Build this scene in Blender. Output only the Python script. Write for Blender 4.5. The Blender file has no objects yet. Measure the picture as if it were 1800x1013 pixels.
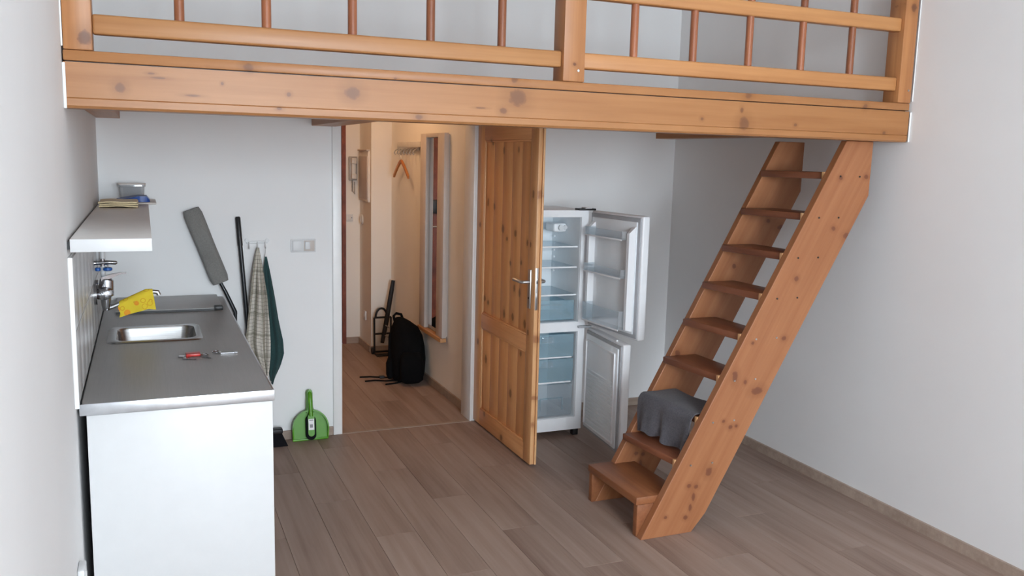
import bpy, bmesh, math, random
from mathutils import Vector, Matrix, Euler
C = bpy.context.scene.collection
random.seed(4)
PI = math.pi
def R(a): return math.radians(a)

# ------------------------------------------------------------------ camera, world, lights, exposure
CAM = Vector((0.230, -5.2326, 1.7328))
yaw, pitch, roll, FPX = 0.4013, 0.1482, 0.0256, 1525.5
fw = Vector((math.sin(yaw)*math.cos(pitch), math.cos(yaw)*math.cos(pitch), -math.sin(pitch)))
rt = Vector((math.cos(yaw), -math.sin(yaw), 0)); up = rt.cross(fw)
r2 = math.cos(roll)*rt + math.sin(roll)*up; u2 = -math.sin(roll)*rt + math.cos(roll)*up
cd = bpy.data.cameras.new('camera'); cam = bpy.data.objects.new('camera', cd); C.objects.link(cam)
cd.sensor_fit = 'HORIZONTAL'; cd.sensor_width = 36; cd.lens = FPX*36/1800; cd.clip_start = .02
cam.matrix_world = Matrix(((r2.x, u2.x, -fw.x, CAM.x), (r2.y, u2.y, -fw.y, CAM.y), (r2.z, u2.z, -fw.z, CAM.z), (0, 0, 0, 1)))
bpy.context.scene.camera = cam
sc = bpy.context.scene
sc.view_settings.view_transform = 'Standard'; sc.view_settings.look = 'None'
sc.view_settings.gamma = 1; sc.view_settings.use_curve_mapping = False
sc.view_settings.exposure = 0.0
sc.cycles.max_bounces = 10; sc.cycles.diffuse_bounces = 6; sc.cycles.transparent_max_bounces = 12
sc.cycles.sample_clamp_indirect = 6; sc.cycles.caustics_reflective = False; sc.cycles.caustics_refractive = False
sc.cycles.use_denoising = True

FRONT = -8.6                    # the wall with the window, behind the camera
WINS = ((.35, 1.55, .75, 2.9), (2.05, 3.25, .75, 2.9))  # x0 x1 z0 z1 of the two window openings
w = bpy.data.worlds.new('sky'); sc.world = w; w.use_nodes = True
bg = w.node_tree.nodes['Background']; bg.inputs[0].default_value = (.74, .86, 1, 1); bg.inputs[1].default_value = 1.2
def area(name, loc, rot, sx, sy, power, col):
    l = bpy.data.lights.new(name, 'AREA'); l.shape = 'RECTANGLE'; l.size = sx; l.size_y = sy; l.energy = power; l.color = col
    o = bpy.data.objects.new(name, l); C.objects.link(o); o.location = loc; o.rotation_euler = rot; return o
for (a, b, c, d), pw in zip(WINS, (500, 235)): area('window_daylight', ((a+b)/2, FRONT-.32, (c+d)/2), (R(90), 0, 0), b-a+.3, d-c+.3, pw, (.855, .94, 1))

# ------------------------------------------------------------------ helpers
def srgb(r, g, b):
    f = lambda c: (c/255/12.92) if c/255 <= .04045 else ((c/255+.055)/1.055)**2.4
    return (f(r), f(g), f(b), 1)
class N:
    def __init__(s, name):
        s.m = bpy.data.materials.new(name); s.m.use_nodes = True; s.t = s.m.node_tree
        s.b = s.t.nodes['Principled BSDF']; s.out = s.t.nodes['Material Output']
    def n(s, typ, **k):
        x = s.t.nodes.new(typ)
        for a, v in k.items(): setattr(x, a, v)
        return x
    def l(s, a, b): s.t.links.new(a, b)
    def math(s, op, a, b=None, c=None):
        x = s.n('ShaderNodeMath', operation=op)
        for i, v in enumerate((a, b, c)):
            if v is None: continue
            if isinstance(v, (int, float)): x.inputs[i].default_value = v
            else: s.l(v, x.inputs[i])
        return x.outputs[0]
    def mix(s, f, a, b, blend='MIX'):
        x = s.n('ShaderNodeMix', data_type='RGBA', blend_type=blend)
        for i, v in ((0, f), (6, a), (7, b)):
            if isinstance(v, (int, float)): x.inputs[i].default_value = v
            elif isinstance(v, tuple): x.inputs[i].default_value = v
            else: s.l(v, x.inputs[i])
        return x.outputs[2]
    def ramp(s, f, stops):
        x = s.n('ShaderNodeValToRGB'); e = x.color_ramp.elements
        while len(e) < len(stops): e.new(.5)
        for i, (p, c) in enumerate(stops):
            e[i].position = p; e[i].color = c if isinstance(c, tuple) else (c, c, c, 1)
        s.l(f, x.inputs[0]); return x.outputs[0]
    def noise(s, vec, scale, detail=4, rough=.55):
        x = s.n('ShaderNodeTexNoise'); x.inputs['Scale'].default_value = scale; x.inputs['Detail'].default_value = detail
        x.inputs['Roughness'].default_value = rough
        if vec is not None: s.l(vec, x.inputs['Vector'])
        return x.outputs['Fac']
    def coord(s, scale=(1, 1, 1), rot=(0, 0, 0), rnd=True):
        tc = s.n('ShaderNodeTexCoord'); mp = s.n('ShaderNodeMapping'); mp.vector_type = 'POINT'
        mp.inputs['Rotation'].default_value = rot
        s.l(tc.outputs['Object'], mp.inputs['Vector'])
        m2 = s.n('ShaderNodeMapping'); m2.inputs['Scale'].default_value = scale
        s.l(mp.outputs[0], m2.inputs['Vector'])
        if rnd:
            oi = s.n('ShaderNodeObjectInfo'); k = s.math('MULTIPLY', oi.outputs['Random'], 37.0)
            cb = s.n('ShaderNodeCombineXYZ')
            for i in range(3): s.l(k, cb.inputs[i])
            s.l(cb.outputs[0], m2.inputs['Location'])
        return m2.outputs[0]
    def bump(s, h, strength=.2, dist=.002):
        x = s.n('ShaderNodeBump'); x.inputs['Strength'].default_value = strength; x.inputs['Distance'].default_value = dist
        s.l(h, x.inputs['Height']); s.l(x.outputs[0], s.b.inputs['Normal'])
    def set(s, col=None, rough=.5, metal=0, spec=.5, **k):
        if isinstance(col, tuple): s.b.inputs['Base Color'].default_value = col
        elif col is not None: s.l(col, s.b.inputs['Base Color'])
        if isinstance(rough, (int, float)): s.b.inputs['Roughness'].default_value = rough
        else: s.l(rough, s.b.inputs['Roughness'])
        s.b.inputs['Metallic'].default_value = metal
        s.b.inputs['Specular IOR Level'].default_value = spec
        for a, v in k.items(): s.b.inputs[a.replace('_', ' ')].default_value = v
        return s.m

def plain(name, col, rough=.5, metal=0, spec=.5, var=.06, scale=14, bump=0):
    s = N(name); c = s.coord(rnd=False); f = s.noise(c, scale, 4)
    d = tuple(x*(1-var) for x in col[:3])+(1,); h = tuple(min(1, x*(1+var)) for x in col[:3])+(1,)
    m = s.set(s.ramp(f, [(.3, d), (.7, h)]), rough, metal, spec)
    if bump: s.bump(s.noise(c, 220, 3), bump, .001)
    return m
def paint(name, col, rough=.85):
    s = N(name); c = s.coord(rnd=False); f = s.noise(c, 1.3, 3)
    d = tuple(x*.96 for x in col[:3])+(1,)
    m = s.set(s.ramp(f, [(.3, d), (.7, col)]), rough, 0, .3)
    s.bump(s.noise(c, 90, 5, .65), .12, .002); return m
def wood(name, light, dark, axis=0, knots=.6, rough=.42, rot=(0, 0, 0), grain=1.0, knot_col=None, tone=.12, klist=None, kax='X', kw=1.0, spec=.35):
    s = N(name)
    sa = [22*grain]*3; sa[axis] = .9; c = s.coord(tuple(sa), rot)
    f = s.noise(c, 1.0, 6, .6)
    sb = [90*grain]*3; sb[axis] = 2.5; f2 = s.noise(s.coord(tuple(sb), rot), 1, 3)
    sl = [3.0]*3; sl[axis] = .8; f3 = s.noise(s.coord(tuple(sl), rot), 1, 3)
    a = s.math('ADD', s.math('MULTIPLY', f, .6), s.math('MULTIPLY', f2, .18)); a = s.math('ADD', a, s.math('MULTIPLY', f3, .35))
    col = s.ramp(a, [(.40, dark), (.72, light)])
    if knots > 0:
        kv = [5.2]*3; kv[axis] = 2.3
        v = s.n('ShaderNodeTexVoronoi'); v.inputs['Scale'].default_value = 1; v.inputs['Randomness'].default_value = .95
        nd = s.n('ShaderNodeVectorMath', operation='ADD'); s.l(s.coord(tuple(kv), rot), nd.inputs[0])
        wob = s.n('ShaderNodeTexNoise'); wob.inputs['Scale'].default_value = 5; sw = s.n('ShaderNodeVectorMath', operation='SCALE'); sw.inputs['Scale'].default_value = .12
        s.l(s.coord(tuple(kv), rot), wob.inputs['Vector']); s.l(wob.outputs['Color'], sw.inputs[0]); s.l(sw.outputs[0], nd.inputs[1])
        s.l(nd.outputs[0], v.inputs['Vector'])
        sep = s.n('ShaderNodeSeparateColor'); s.l(v.outputs['Color'], sep.inputs[0])
        size = s.math('MULTIPLY', sep.outputs[0], .10*knots); size = s.math('ADD', size, .035*knots)
        k = s.math('SUBTRACT', size, v.outputs['Distance']); k = s.math('MULTIPLY', k, 26); k = s.math('MINIMUM', s.math('MAXIMUM', k, 0), 1)
        kc = knot_col or tuple(x*.28 for x in dark[:3])+(1,)
        halo = s.math('MINIMUM', s.math('MAXIMUM', s.math('MULTIPLY', s.math('SUBTRACT', s.math('MULTIPLY', size, 2.4), v.outputs['Distance']), 5), 0), .55)
        col = s.mix(halo, col, tuple(x*.75 for x in dark[:3])+(1,))
        col = s.mix(s.math('MULTIPLY', k, .85), col, kc)
    if klist:
        tc = s.n('ShaderNodeTexCoord'); sp = s.n('ShaderNodeSeparateXYZ'); s.l(tc.outputs['Object'], sp.inputs[0]); tot = None
        wob = s.math('MULTIPLY', s.math('SUBTRACT', s.noise(tc.outputs['Object'], 45, 3), .5), .9)
        for u, z, ru, rz in klist:
            du = s.math('DIVIDE', s.math('SUBTRACT', sp.outputs[kax], u), ru*kw); dz = s.math('DIVIDE', s.math('SUBTRACT', sp.outputs['Z'], z), rz)
            d = s.math('SQRT', s.math('ADD', s.math('MULTIPLY', du, du), s.math('MULTIPLY', dz, dz)))
            tot = d if tot is None else s.math('MINIMUM', tot, d)
        kk = s.math('ADD', tot, wob)
        col = s.mix(s.ramp(kk, [(.0, .97), (.65, .88), (.92, .4), (1.0, 0.0)]), col, knot_col or tuple(x*.3 for x in dark[:3])+(1,))
        col = s.mix(s.ramp(s.math('MULTIPLY', tot, .4), [(.3, .45), (1.0, 0.0)]), col, tuple(x*.72 for x in dark[:3])+(1,))
    oi = s.n('ShaderNodeObjectInfo'); hs = s.n('ShaderNodeHueSaturation')
    s.l(s.math('ADD', s.math('MULTIPLY', oi.outputs['Random'], tone*2), 1-tone), hs.inputs['Value']); s.l(col, hs.inputs['Color'])
    m = s.set(hs.outputs[0], rough, 0, spec); s.bump(f, .08, .002); return m
def see_through(name, tint, solid, fac, rough=.1, gloss=.12):
    s = N(name); tr = s.n('ShaderNodeBsdfTransparent'); tr.inputs[0].default_value = tint
    d = s.n('ShaderNodeBsdfDiffuse'); d.inputs[0].default_value = solid
    g = s.n('ShaderNodeBsdfGlossy'); g.inputs[0].default_value = (.9, .95, 1, 1); g.inputs['Roughness'].default_value = rough
    m1 = s.n('ShaderNodeMixShader'); m1.inputs[0].default_value = fac; s.l(tr.outputs[0], m1.inputs[1]); s.l(d.outputs[0], m1.inputs[2])
    m2 = s.n('ShaderNodeMixShader'); fr = s.n('ShaderNodeLayerWeight'); fr.inputs[0].default_value = .25
    s.l(s.math('MULTIPLY', s.math('ADD', fr.outputs['Facing'], .15), gloss*3), m2.inputs[0])
    s.l(m1.outputs[0], m2.inputs[1]); s.l(g.outputs[0], m2.inputs[2]); s.l(m2.outputs[0], s.out.inputs['Surface'])
    return s.m
def fabric(name, col, var=.25, scale=60, bump=.6, sheen=.15):
    s = N(name); c = s.coord(rnd=False); f = s.noise(c, scale, 5, .7); g = s.noise(c, 6, 3)
    a = s.math('ADD', s.math('MULTIPLY', f, .7), s.math('MULTIPLY', g, .3))
    d = tuple(x*(1-var) for x in col[:3])+(1,); h = tuple(min(1, x*(1+var)) for x in col[:3])+(1,)
    m = s.set(s.ramp(a, [(.35, d), (.65, h)]), .95, 0, .1, Sheen_Weight=sheen); s.bump(f, bump, .003); return m

M = {}
# where the knots sit on each board: (along x or y, z, half width, half height) in metres from the thing's origin
K_BEAM = [(0.167, 0.071, 0.017, 0.0164), (0.573, 0.162, 0.0189, 0.0152), (0.933, 0.093, 0.029, 0.0241), (1.566, 0.177, 0.0144, 0.0129), (1.521, 0.056, 0.0167, 0.013), (1.183, 0.018, 0.0154, 0.0104), (1.58, 0.109, 0.0386, 0.0347), (2.675, 0.173, 0.0182, 0.0145), (2.66, 0.052, 0.0274, 0.0318), (2.644, 0.108, 0.0091, 0.0121), (2.439, 0.063, 0.0087, 0.0072), (2.942, 0.056, 0.0096, 0.0075), (3.472, 0.039, 0.0107, 0.0079), (3.343, 0.155, 0.0138, 0.013), (0.674, 0.027, 0.0097, 0.0059), (0.284, 0.109, 0.0246, 0.0037), (0.389, 0.057, 0.0253, 0.0038), (0.486, 0.102, 0.0055, 0.0057), (0.708, 0.077, 0.0078, 0.0078), (0.262, 0.122, 0.0122, 0.0037), (1.427, 0.063, 0.0233, 0.0032), (1.091, 0.154, 0.0064, 0.0041)]
K_POST = [(0.07, 0.04, 0.0214, 0.0266), (3.522, 0.451, 0.0176, 0.0177), (3.588, 0.439, 0.0178, 0.0204), (3.474, 0.411, 0.0105, 0.0101), (1.821, 0.068, 0.0076, 0.0066)]
K_STR = [(0.312, 0.744, 0.0164, 0.0277), (0.447, 0.664, 0.0338, 0.0198), (0.304, 0.498, 0.0132, 0.0113), (0.337, 0.5, 0.01, 0.0085), (0.373, 0.712, 0.01, 0.0112), (0.263, 0.53, 0.0098, 0.0084), (0.088, 0.232, 0.0128, 0.0113), (0.13, 0.224, 0.0129, 0.0113), (0.196, 0.291, 0.0196, 0.0227), (0.117, 0.175, 0.0097, 0.0228), (0.102, 0.123, 0.0097, 0.02), (0.633, 1.2, 0.0137, 0.0138), (0.925, 1.401, 0.0252, 0.0167), (0.836, 1.438, 0.0141, 0.011), (0.856, 1.68, 0.0141, 0.0108), (1.016, 1.688, 0.0145, 0.011), (0.584, 0.912, 0.0137, 0.0112), (0.401, 0.9, 0.0099, 0.0083), (0.307, 0.758, 0.0131, 0.0111), (0.079, 0.078, 0.0128, 0.0114), (-0.032, 0.094, 0.0094, 0.0085), (0.756, 1.001, 0.0106, 0.0085), (0.792, 0.999, 0.0107, 0.0085)]
K_DOOR = [(-0.229, 1.813, 0.0283, 0.0206), (-0.407, 1.768, 0.0222, 0.0233), (-0.629, 1.772, 0.0205, 0.0224), (-0.164, 1.445, 0.0292, 0.0282), (-0.271, 1.427, 0.0282, 0.0243), (-0.418, 1.3, 0.0358, 0.0272), (-0.611, 1.293, 0.0334, 0.023), (-0.786, 1.254, 0.0236, 0.0191), (-0.546, 1.109, 0.0216, 0.0168), (-0.706, 1.132, 0.0203, 0.0163), (-0.693, 0.955, 0.0246, 0.0263), (-0.616, 0.97, 0.0253, 0.0233), (-0.601, 0.795, 0.0298, 0.027), (-0.778, 0.787, 0.0319, 0.0294), (-0.14, 0.834, 0.03, 0.0218), (-0.201, 0.818, 0.0294, 0.018), (-0.468, 0.792, 0.0268, 0.0276), (-0.733, 0.604, 0.0245, 0.0199), (-0.182, 0.446, 0.0348, 0.0294), (-0.596, 0.331, 0.0345, 0.0276), (-0.498, 0.025, 0.0361, 0.0213), (-0.203, 0.091, 0.0299, 0.0186), (-0.853, 0.752, 0.0233, 0.0194), (-0.062, 1.299, 0.0304, 0.0181), (-0.064, 0.54, 0.031, 0.0224), (-0.857, 1.251, 0.0153, 0.0157), (-0.876, 1.529, 0.0226, 0.0248), (-0.484, 1.248, 0.0263, 0.0135)]
K_EDGE = [(-0.913, 1.531, 0.0296, 0.0276), (-0.932, 0.729, 0.0302, 0.0223), (-0.905, 0.236, 0.0309, 0.0295), (-0.925, 0.391, 0.0229, 0.0129)]
M['wall'] = paint('white_wall_paint', (.85, .85, .85, 1))
M['hall_wall'] = paint('hall_wall_paint', (.84, .81, .76, 1))
M['ceiling'] = paint('ceiling_paint', (.82, .82, .82, 1))
def laminate():
    s = N('laminate_plank')
    f = s.noise(s.coord((16, .8, 16)), 1, 5, .6); g = s.noise(s.coord((4, .55, 4)), 1, 3); h = s.noise(s.coord((70, 2.5, 70)), 1, 3)
    a = s.math('ADD', s.math('MULTIPLY', f, .5), s.math('MULTIPLY', g, .4)); a = s.math('ADD', a, s.math('MULTIPLY', h, .15))
    col = s.ramp(a, [(.34, srgb(124, 101, 90)), (.52, srgb(153, 131, 119)), (.72, srgb(170, 150, 138))])
    oi = s.n('ShaderNodeObjectInfo'); hs = s.n('ShaderNodeHueSaturation')
    s.l(s.math('ADD', s.math('MULTIPLY', oi.outputs['Random'], .07), .955), hs.inputs['Value']); s.l(col, hs.inputs['Color'])
    m = s.set(hs.outputs[0], s.ramp(f, [(0, .5), (1, .62)]), 0, .35); s.bump(f, .05, .001); return m
M['laminate'] = laminate()
M['underlay'] = plain('dark_joint', (.14, .10, .085, 1), .9)
M['skirting'] = wood('skirting_laminate', srgb(176, 158, 144), srgb(150, 131, 118), 0, 0, .5)
P_L, P_D = srgb(184, 132, 84), srgb(158, 106, 64)
M['beam'] = wood('pine_beam', srgb(172, 121, 77), srgb(150, 99, 59), 0, 0, .36, grain=.8, tone=.03, knot_col=srgb(112, 76, 58), klist=K_BEAM, spec=.32)
M['pine_x'] = wood('pine_along_x', P_L, P_D, 0, 0, .36)
M['pine_y'] = wood('pine_along_y', srgb(190, 138, 92), srgb(156, 104, 66), 1, 0, .42)
M['pine_z'] = wood('pine_along_z', srgb(182, 128, 82), srgb(152, 98, 60), 2, 0, .36, knot_col=srgb(80, 52, 44), klist=K_POST)
M['baluster'] = wood('baluster_wood', srgb(158, 98, 66), srgb(124, 72, 48), 2, 0, .35, tone=.25)
M['stringer'] = wood('stringer_pine', srgb(166, 112, 76), srgb(144, 90, 58), 2, 0, .40, rot=(0, R(-29), 0), tone=.03, knot_col=srgb(106, 62, 50), klist=K_STR)
M['tread'] = wood('worn_tread', srgb(142, 88, 62), srgb(108, 62, 44), 1, 0, .36, tone=.10)
M['bench'] = wood('worn_bottom_step', srgb(158, 102, 66), srgb(126, 76, 50), 1, 0, .36, tone=.06)
M['door_z'] = wood('door_pine_upright', srgb(234, 178, 124), srgb(206, 146, 94), 2, 0, .34, tone=.04, klist=K_DOOR, kax='Y', kw=.6, knot_col=srgb(100, 50, 34))
M['door_p'] = wood('door_pine_panel', srgb(234, 174, 118), srgb(214, 152, 98), 2, 0, .34, tone=.015, klist=K_DOOR, kax='Y', kw=.6, knot_col=srgb(84, 42, 28))
M['door_y'] = wood('door_pine_cross', srgb(234, 174, 120), srgb(202, 140, 90), 1, 0, .34, tone=.04, klist=K_DOOR, kax='Y', kw=.6, knot_col=srgb(100, 50, 34))
M['door_edge'] = wood('door_pine_edge', srgb(226, 180, 132), srgb(198, 146, 100), 2, 0, .4, tone=.03, klist=K_EDGE, kax='Y', knot_col=srgb(150, 88, 56))
M['white_wood'] = plain('white_gloss_paint', (.82, .82, .81, 1), .35, var=.02)
M['white_lam'] = plain('white_laminate', (.67, .675, .68, 1), .4, var=.015)
M['shelf_lam'] = plain('shelf_laminate', (.78, .77, .75, 1), .4, var=.02)
def worktop():
    s = N('grey_worktop'); f = s.noise(s.coord((300, 6, 40), rnd=False), 1, 4); g = s.noise(s.coord((3, 3, 3), rnd=False), 1, 3)
    a = s.math('ADD', s.math('MULTIPLY', f, .5), s.math('MULTIPLY', g, .5))
    return s.set(s.ramp(a, [(.3, srgb(146, 144, 142)), (.7, srgb(160, 158, 156))]), .36, .0, .45)
M['worktop'] = worktop()
M['alu'] = plain('brushed_aluminium', (.70, .72, .75, 1), .32, .9, var=.06, scale=30)
def steel():
    s = N('brushed_steel'); f = s.noise(s.coord((4, 160, 160), rnd=False), 1, 3)
    return s.set(s.ramp(f, [(.3, (.42, .42, .42, 1)), (.7, (.54, .54, .54, 1))]), .27, .95, .5)
M['steel'] = steel()
M['lid'] = plain('hob_lid_steel', srgb(168, 167, 166), .42, .15, var=.04)
M['chrome'] = plain('chrome', (.48, .48, .50, 1), .10, 1, var=.02)
M['satin'] = plain('satin_nickel', (.50, .50, .50, 1), .3, .9, var=.04)
M['dark'] = plain('black_plastic', (.012, .012, .013, 1), .45)
M['gasket'] = plain('grey_gasket', (.42, .43, .45, 1), .6)
M['black_tube'] = plain('black_metal_tube', (.02, .022, .025, 1), .3, .3)
M['fridge'] = plain('fridge_enamel', (.88, .89, .91, 1), .3, var=.015)
M['liner'] = plain('fridge_liner', (.88, .92, .95, 1), .35, var=.015)
M['clear'] = see_through('clear_rack_plastic', (.96, .98, .99, 1), (.88, .92, .95, 1), .12)
M['glass_shelf'] = see_through('shelf_glass', (.95, .98, .99, 1), (.82, .9, .93, 1), .22)
M['blue_drawer'] = see_through('blue_drawer_plastic', (.80, .91, .95, 1), (.58, .74, .81, 1), .26)
M['pane'] = see_through('window_glass', (.98, .99, 1, 1), (.9, .95, 1, 1), .02, .02, .08)
M['tile'] = plain('white_tile', (.60, .60, .60, 1), .3, var=.03, scale=8)
M['grout'] = plain('tile_grout', (.80, .80, .79, 1), .85)
M['mirror'] = plain('mirror_silver', (.86, .87, .88, 1), .03, 1, var=.0)
M['frame_grey'] = plain('pale_mirror_frame', (.56, .50, .46, 1), .45, var=.03)
M['tan_wood'] = wood('pale_ledge_wood', srgb(210, 160, 112), srgb(180, 128, 84), 1, 0, .4)
def entry():
    s = N('red_brown_door_skin'); f = s.noise(s.coord((14, 14, 7), rnd=False), 1, 6, .7)
    m = s.set(s.ramp(f, [(.3, srgb(88, 44, 32)), (.55, srgb(128, 66, 48)), (.75, srgb(150, 84, 60))]), .5, 0, .4); s.bump(f, .3, .003); return m
M['entry'] = entry()
M['grey_fabric'] = fabric('grey_towelling', srgb(92, 90, 95), .3, 120, .9)
M['mop'] = fabric('grey_microfibre', srgb(128, 127, 124), .14, 150, .8)
M['green_fabric'] = fabric('dark_green_cloth', srgb(48, 72, 72), .15, 140, .3)
M['beige_fabric'] = fabric('beige_cloth', srgb(226, 208, 168), .1, 120, .4)
M['black_fabric'] = fabric('black_nylon', (.0045, .0045, .005, 1), .3, 160, .4, 0)
def checks():
    s = N('checked_towel'); tc = s.n('ShaderNodeTexCoord'); sp = s.n('ShaderNodeSeparateXYZ'); s.l(tc.outputs['UV'], sp.inputs[0])
    def bars(ch, n, wd):
        p = s.math('FRACT', s.math('MULTIPLY', sp.outputs[ch], n)); return s.math('LESS_THAN', p, wd)
    col = s.mix(s.math('MULTIPLY', bars(0, 16, .22), .45), srgb(206, 200, 190), srgb(112, 108, 98))
    col = s.mix(s.math('MULTIPLY', bars(1, 34, .22), .45), col, srgb(112, 108, 98))
    col = s.mix(s.math('MULTIPLY', bars(0, 3.0, .3), .55), col, srgb(126, 124, 108))
    col = s.mix(s.math('MULTIPLY', bars(1, 6.0, .14), .45), col, srgb(126, 124, 108))
    m = s.set(col, .95, 0, .1); s.bump(s.noise(s.coord(rnd=False), 160, 3), .3, .002); return m
M['checks'] = checks()
def yellow():
    s = N('yellow_printed_cloth'); v = s.n('ShaderNodeTexVoronoi'); v.inputs['Scale'].default_value = 26; s.l(s.coord(rnd=False), v.inputs['Vector'])
    ring = s.math('MULTIPLY', s.math('LESS_THAN', v.outputs['Distance'], .34), s.math('GREATER_THAN', v.outputs['Distance'], .26))
    col = s.mix(s.math('MULTIPLY', ring, .7), srgb(224, 196, 60), srgb(206, 150, 44))
    sep = s.n('ShaderNodeSeparateColor'); s.l(v.outputs['Color'], sep.inputs[0])
    bl = s.math('MULTIPLY', s.math('LESS_THAN', v.outputs['Distance'], .36), s.math('GREATER_THAN', sep.outputs[0], .9))
    col = s.mix(s.math('MULTIPLY', bl, .8), col, srgb(232, 142, 54))
    return s.set(col, .9, 0, .1)
M['yellow'] = yellow()
M['green'] = plain('green_plastic', srgb(78, 142, 18), .35, var=.05)
M['sticker'] = plain('white_sticker', (.8, .8, .8, 1), .5, var=.02)
M['ink'] = plain('grey_ink', (.28, .28, .29, 1), .6)
M['bristle'] = fabric('black_bristles', (.010, .010, .012, 1), .4, 200, .8, 0)
M['blue'] = plain('blue_plastic', srgb(34, 74, 148), .4, var=.1)
M['valve_blue'] = plain('blue_valve_wheel', srgb(36, 92, 168), .35)
M['red'] = plain('red_enamel', srgb(190, 50, 44), .3)
M['grey_tub'] = see_through('cloudy_tub', (.86, .86, .86, 1), (.56, .56, .56, 1), .6)
M['intercom'] = plain('ivory_plastic', (.66, .64, .60, 1), .4)
M['handset'] = plain('grey_handset_plastic', (.36, .34, .32, 1), .4)
M['hanger'] = wood('hanger_wood', srgb(206, 140, 80), srgb(180, 112, 58), 1, 0, .35)
M['plaster'] = plain('chipped_plaster', (.80, .80, .79, 1), .9, bump=.6)

def B(): return bmesh.new()
def bx(bm, x0, x1, y0, y1, z0, z1, bev=0, seg=2):
    r = bmesh.ops.create_cube(bm, size=1); vs = r['verts']
    for v in vs: v.co = Vector(((x0+x1)/2+v.co.x*(x1-x0), (y0+y1)/2+v.co.y*(y1-y0), (z0+z1)/2+v.co.z*(z1-z0)))
    if bev:
        es = list({e for v in vs for e in v.link_edges})
        bmesh.ops.bevel(bm, geom=es, offset=bev, segments=seg, affect='EDGES', profile=.5)
    return bm
def prism(bm, pts, ax, a, b, bev=0):
    mk = {'X': lambda p, t: (t, p[0], p[1]), 'Y': lambda p, t: (p[0], t, p[1]), 'Z': lambda p, t: (p[0], p[1], t)}[ax]
    v0 = [bm.verts.new(mk(p, a)) for p in pts]; v1 = [bm.verts.new(mk(p, b)) for p in pts]; n = len(pts)
    fs = [bm.faces.new(v0[::-1]), bm.faces.new(v1)]
    for i in range(n): fs.append(bm.faces.new((v0[i], v0[(i+1) % n], v1[(i+1) % n], v1[i])))
    bmesh.ops.recalc_face_normals(bm, faces=fs)
    if bev:
        bmesh.ops.bevel(bm, geom=list({e for f in fs for e in f.edges}), offset=bev, segments=2, affect='EDGES', profile=.5)
    return bm
def tube(bm, pts, r, seg=10, cap=True):
    pts = [Vector(p) for p in pts]; n = len(pts); rs = r if isinstance(r, (list, tuple)) else [r]*n
    rings = []; prev = None
    for i, p in enumerate(pts):
        t = (pts[min(i+1, n-1)]-pts[max(i-1, 0)]).normalized()
        if prev is None:
            a = Vector((0, 0, 1)) if abs(t.z) < .9 else Vector((1, 0, 0)); u = t.cross(a).normalized()
        else: u = (prev-t*prev.dot(t)).normalized()
        prev = u; v = t.cross(u)
        rings.append([bm.verts.new(p+(u*math.cos(2*PI*k/seg)+v*math.sin(2*PI*k/seg))*rs[i]) for k in range(seg)])
    for a, b in zip(rings, rings[1:]):
        for k in range(seg): bm.faces.new((a[k], a[(k+1) % seg], b[(k+1) % seg], b[k]))
    if cap: bm.faces.new(rings[0][::-1]); bm.faces.new(rings[-1])
    return bm
def loft(bm, loops, cap0=True, cap1=True):
    L = [[bm.verts.new(p) for p in lp] for lp in loops]; n = len(L[0]); fs = []
    for a, b in zip(L, L[1:]):
        for k in range(n): fs.append(bm.faces.new((a[k], a[(k+1) % n], b[(k+1) % n], b[k])))
    if cap0: fs.append(bm.faces.new(L[0][::-1]))
    if cap1: fs.append(bm.faces.new(L[-1]))
    bmesh.ops.recalc_face_normals(bm, faces=fs); return bm
def rrect(x0, x1, y0, y1, r, z, n=6):
    out = []
    for cx, cy, a0 in ((x1-r, y1-r, 0), (x0+r, y1-r, 90), (x0+r, y0+r, 180), (x1-r, y0+r, 270)):
        for k in range(n+1):
            a = R(a0+90*k/n); out.append((cx+r*math.cos(a), cy+r*math.sin(a), z))
    return out
def grid(nu, nv, f, thick=0, uv=True):
    bm = B(); V = [[bm.verts.new(f(i/nu, j/nv)) for i in range(nu+1)] for j in range(nv+1)]
    lay = bm.loops.layers.uv.new('UVMap')
    for j in range(nv):
        for i in range(nu):
            fc = bm.faces.new((V[j][i], V[j][i+1], V[j+1][i+1], V[j+1][i]))
            for lp, (a, b) in zip(fc.loops, ((i, j), (i+1, j), (i+1, j+1), (i, j+1))): lp[lay].uv = (a/nu, b/nv)
    bm.normal_update()
    if thick: bmesh.ops.solidify(bm, geom=bm.faces[:], thickness=thick)
    return bm
WL = {}
def obj(name, bm, mat, parent=None, loc=None, smooth=False, local=False):
    """links bm as ONE mesh object; bm is in world space unless local, and is moved to the parent's or its own origin"""
    me = bpy.data.meshes.new(name); o = bpy.data.objects.new(name, me); C.objects.link(o)
    base = Vector(loc) if loc is not None else (WL[parent.name] if parent else Vector((0, 0, 0)))
    if not local: bmesh.ops.translate(bm, verts=bm.verts, vec=-base)
    bm.to_mesh(me); bm.free(); me.materials.append(mat)
    if smooth:
        me.polygons.foreach_set('use_smooth', [True]*len(me.polygons))
        try: me.set_sharp_from_angle(angle=R(smooth if smooth > 1 else 40))
        except Exception: pass
    if parent:
        o.parent = parent; o.location = base-WL[parent.name]
    else: o.location = base
    WL[o.name] = base
    return o
def tag(o, label, cat, group=None, kind=None):
    o['label'] = label; o['category'] = cat
    if group: o['group'] = group
    if kind: o['kind'] = kind
    return o
def thing(name, label, cat, loc, group=None, kind=None, rotz=0):
    o = bpy.data.objects.new(name, None); C.objects.link(o); o.location = loc; o.rotation_euler = (0, 0, rotz); o.empty_display_size = .05
    WL[o.name] = Vector(loc); return tag(o, label, cat, group, kind)
def struct(name, bm, mat, label=None, parent=None, loc=None, smooth=False):
    o = obj(name, bm, mat, parent, loc, smooth)
    if not parent:
        o['kind'] = 'structure'
        if label: o['label'] = label
    return o
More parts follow.
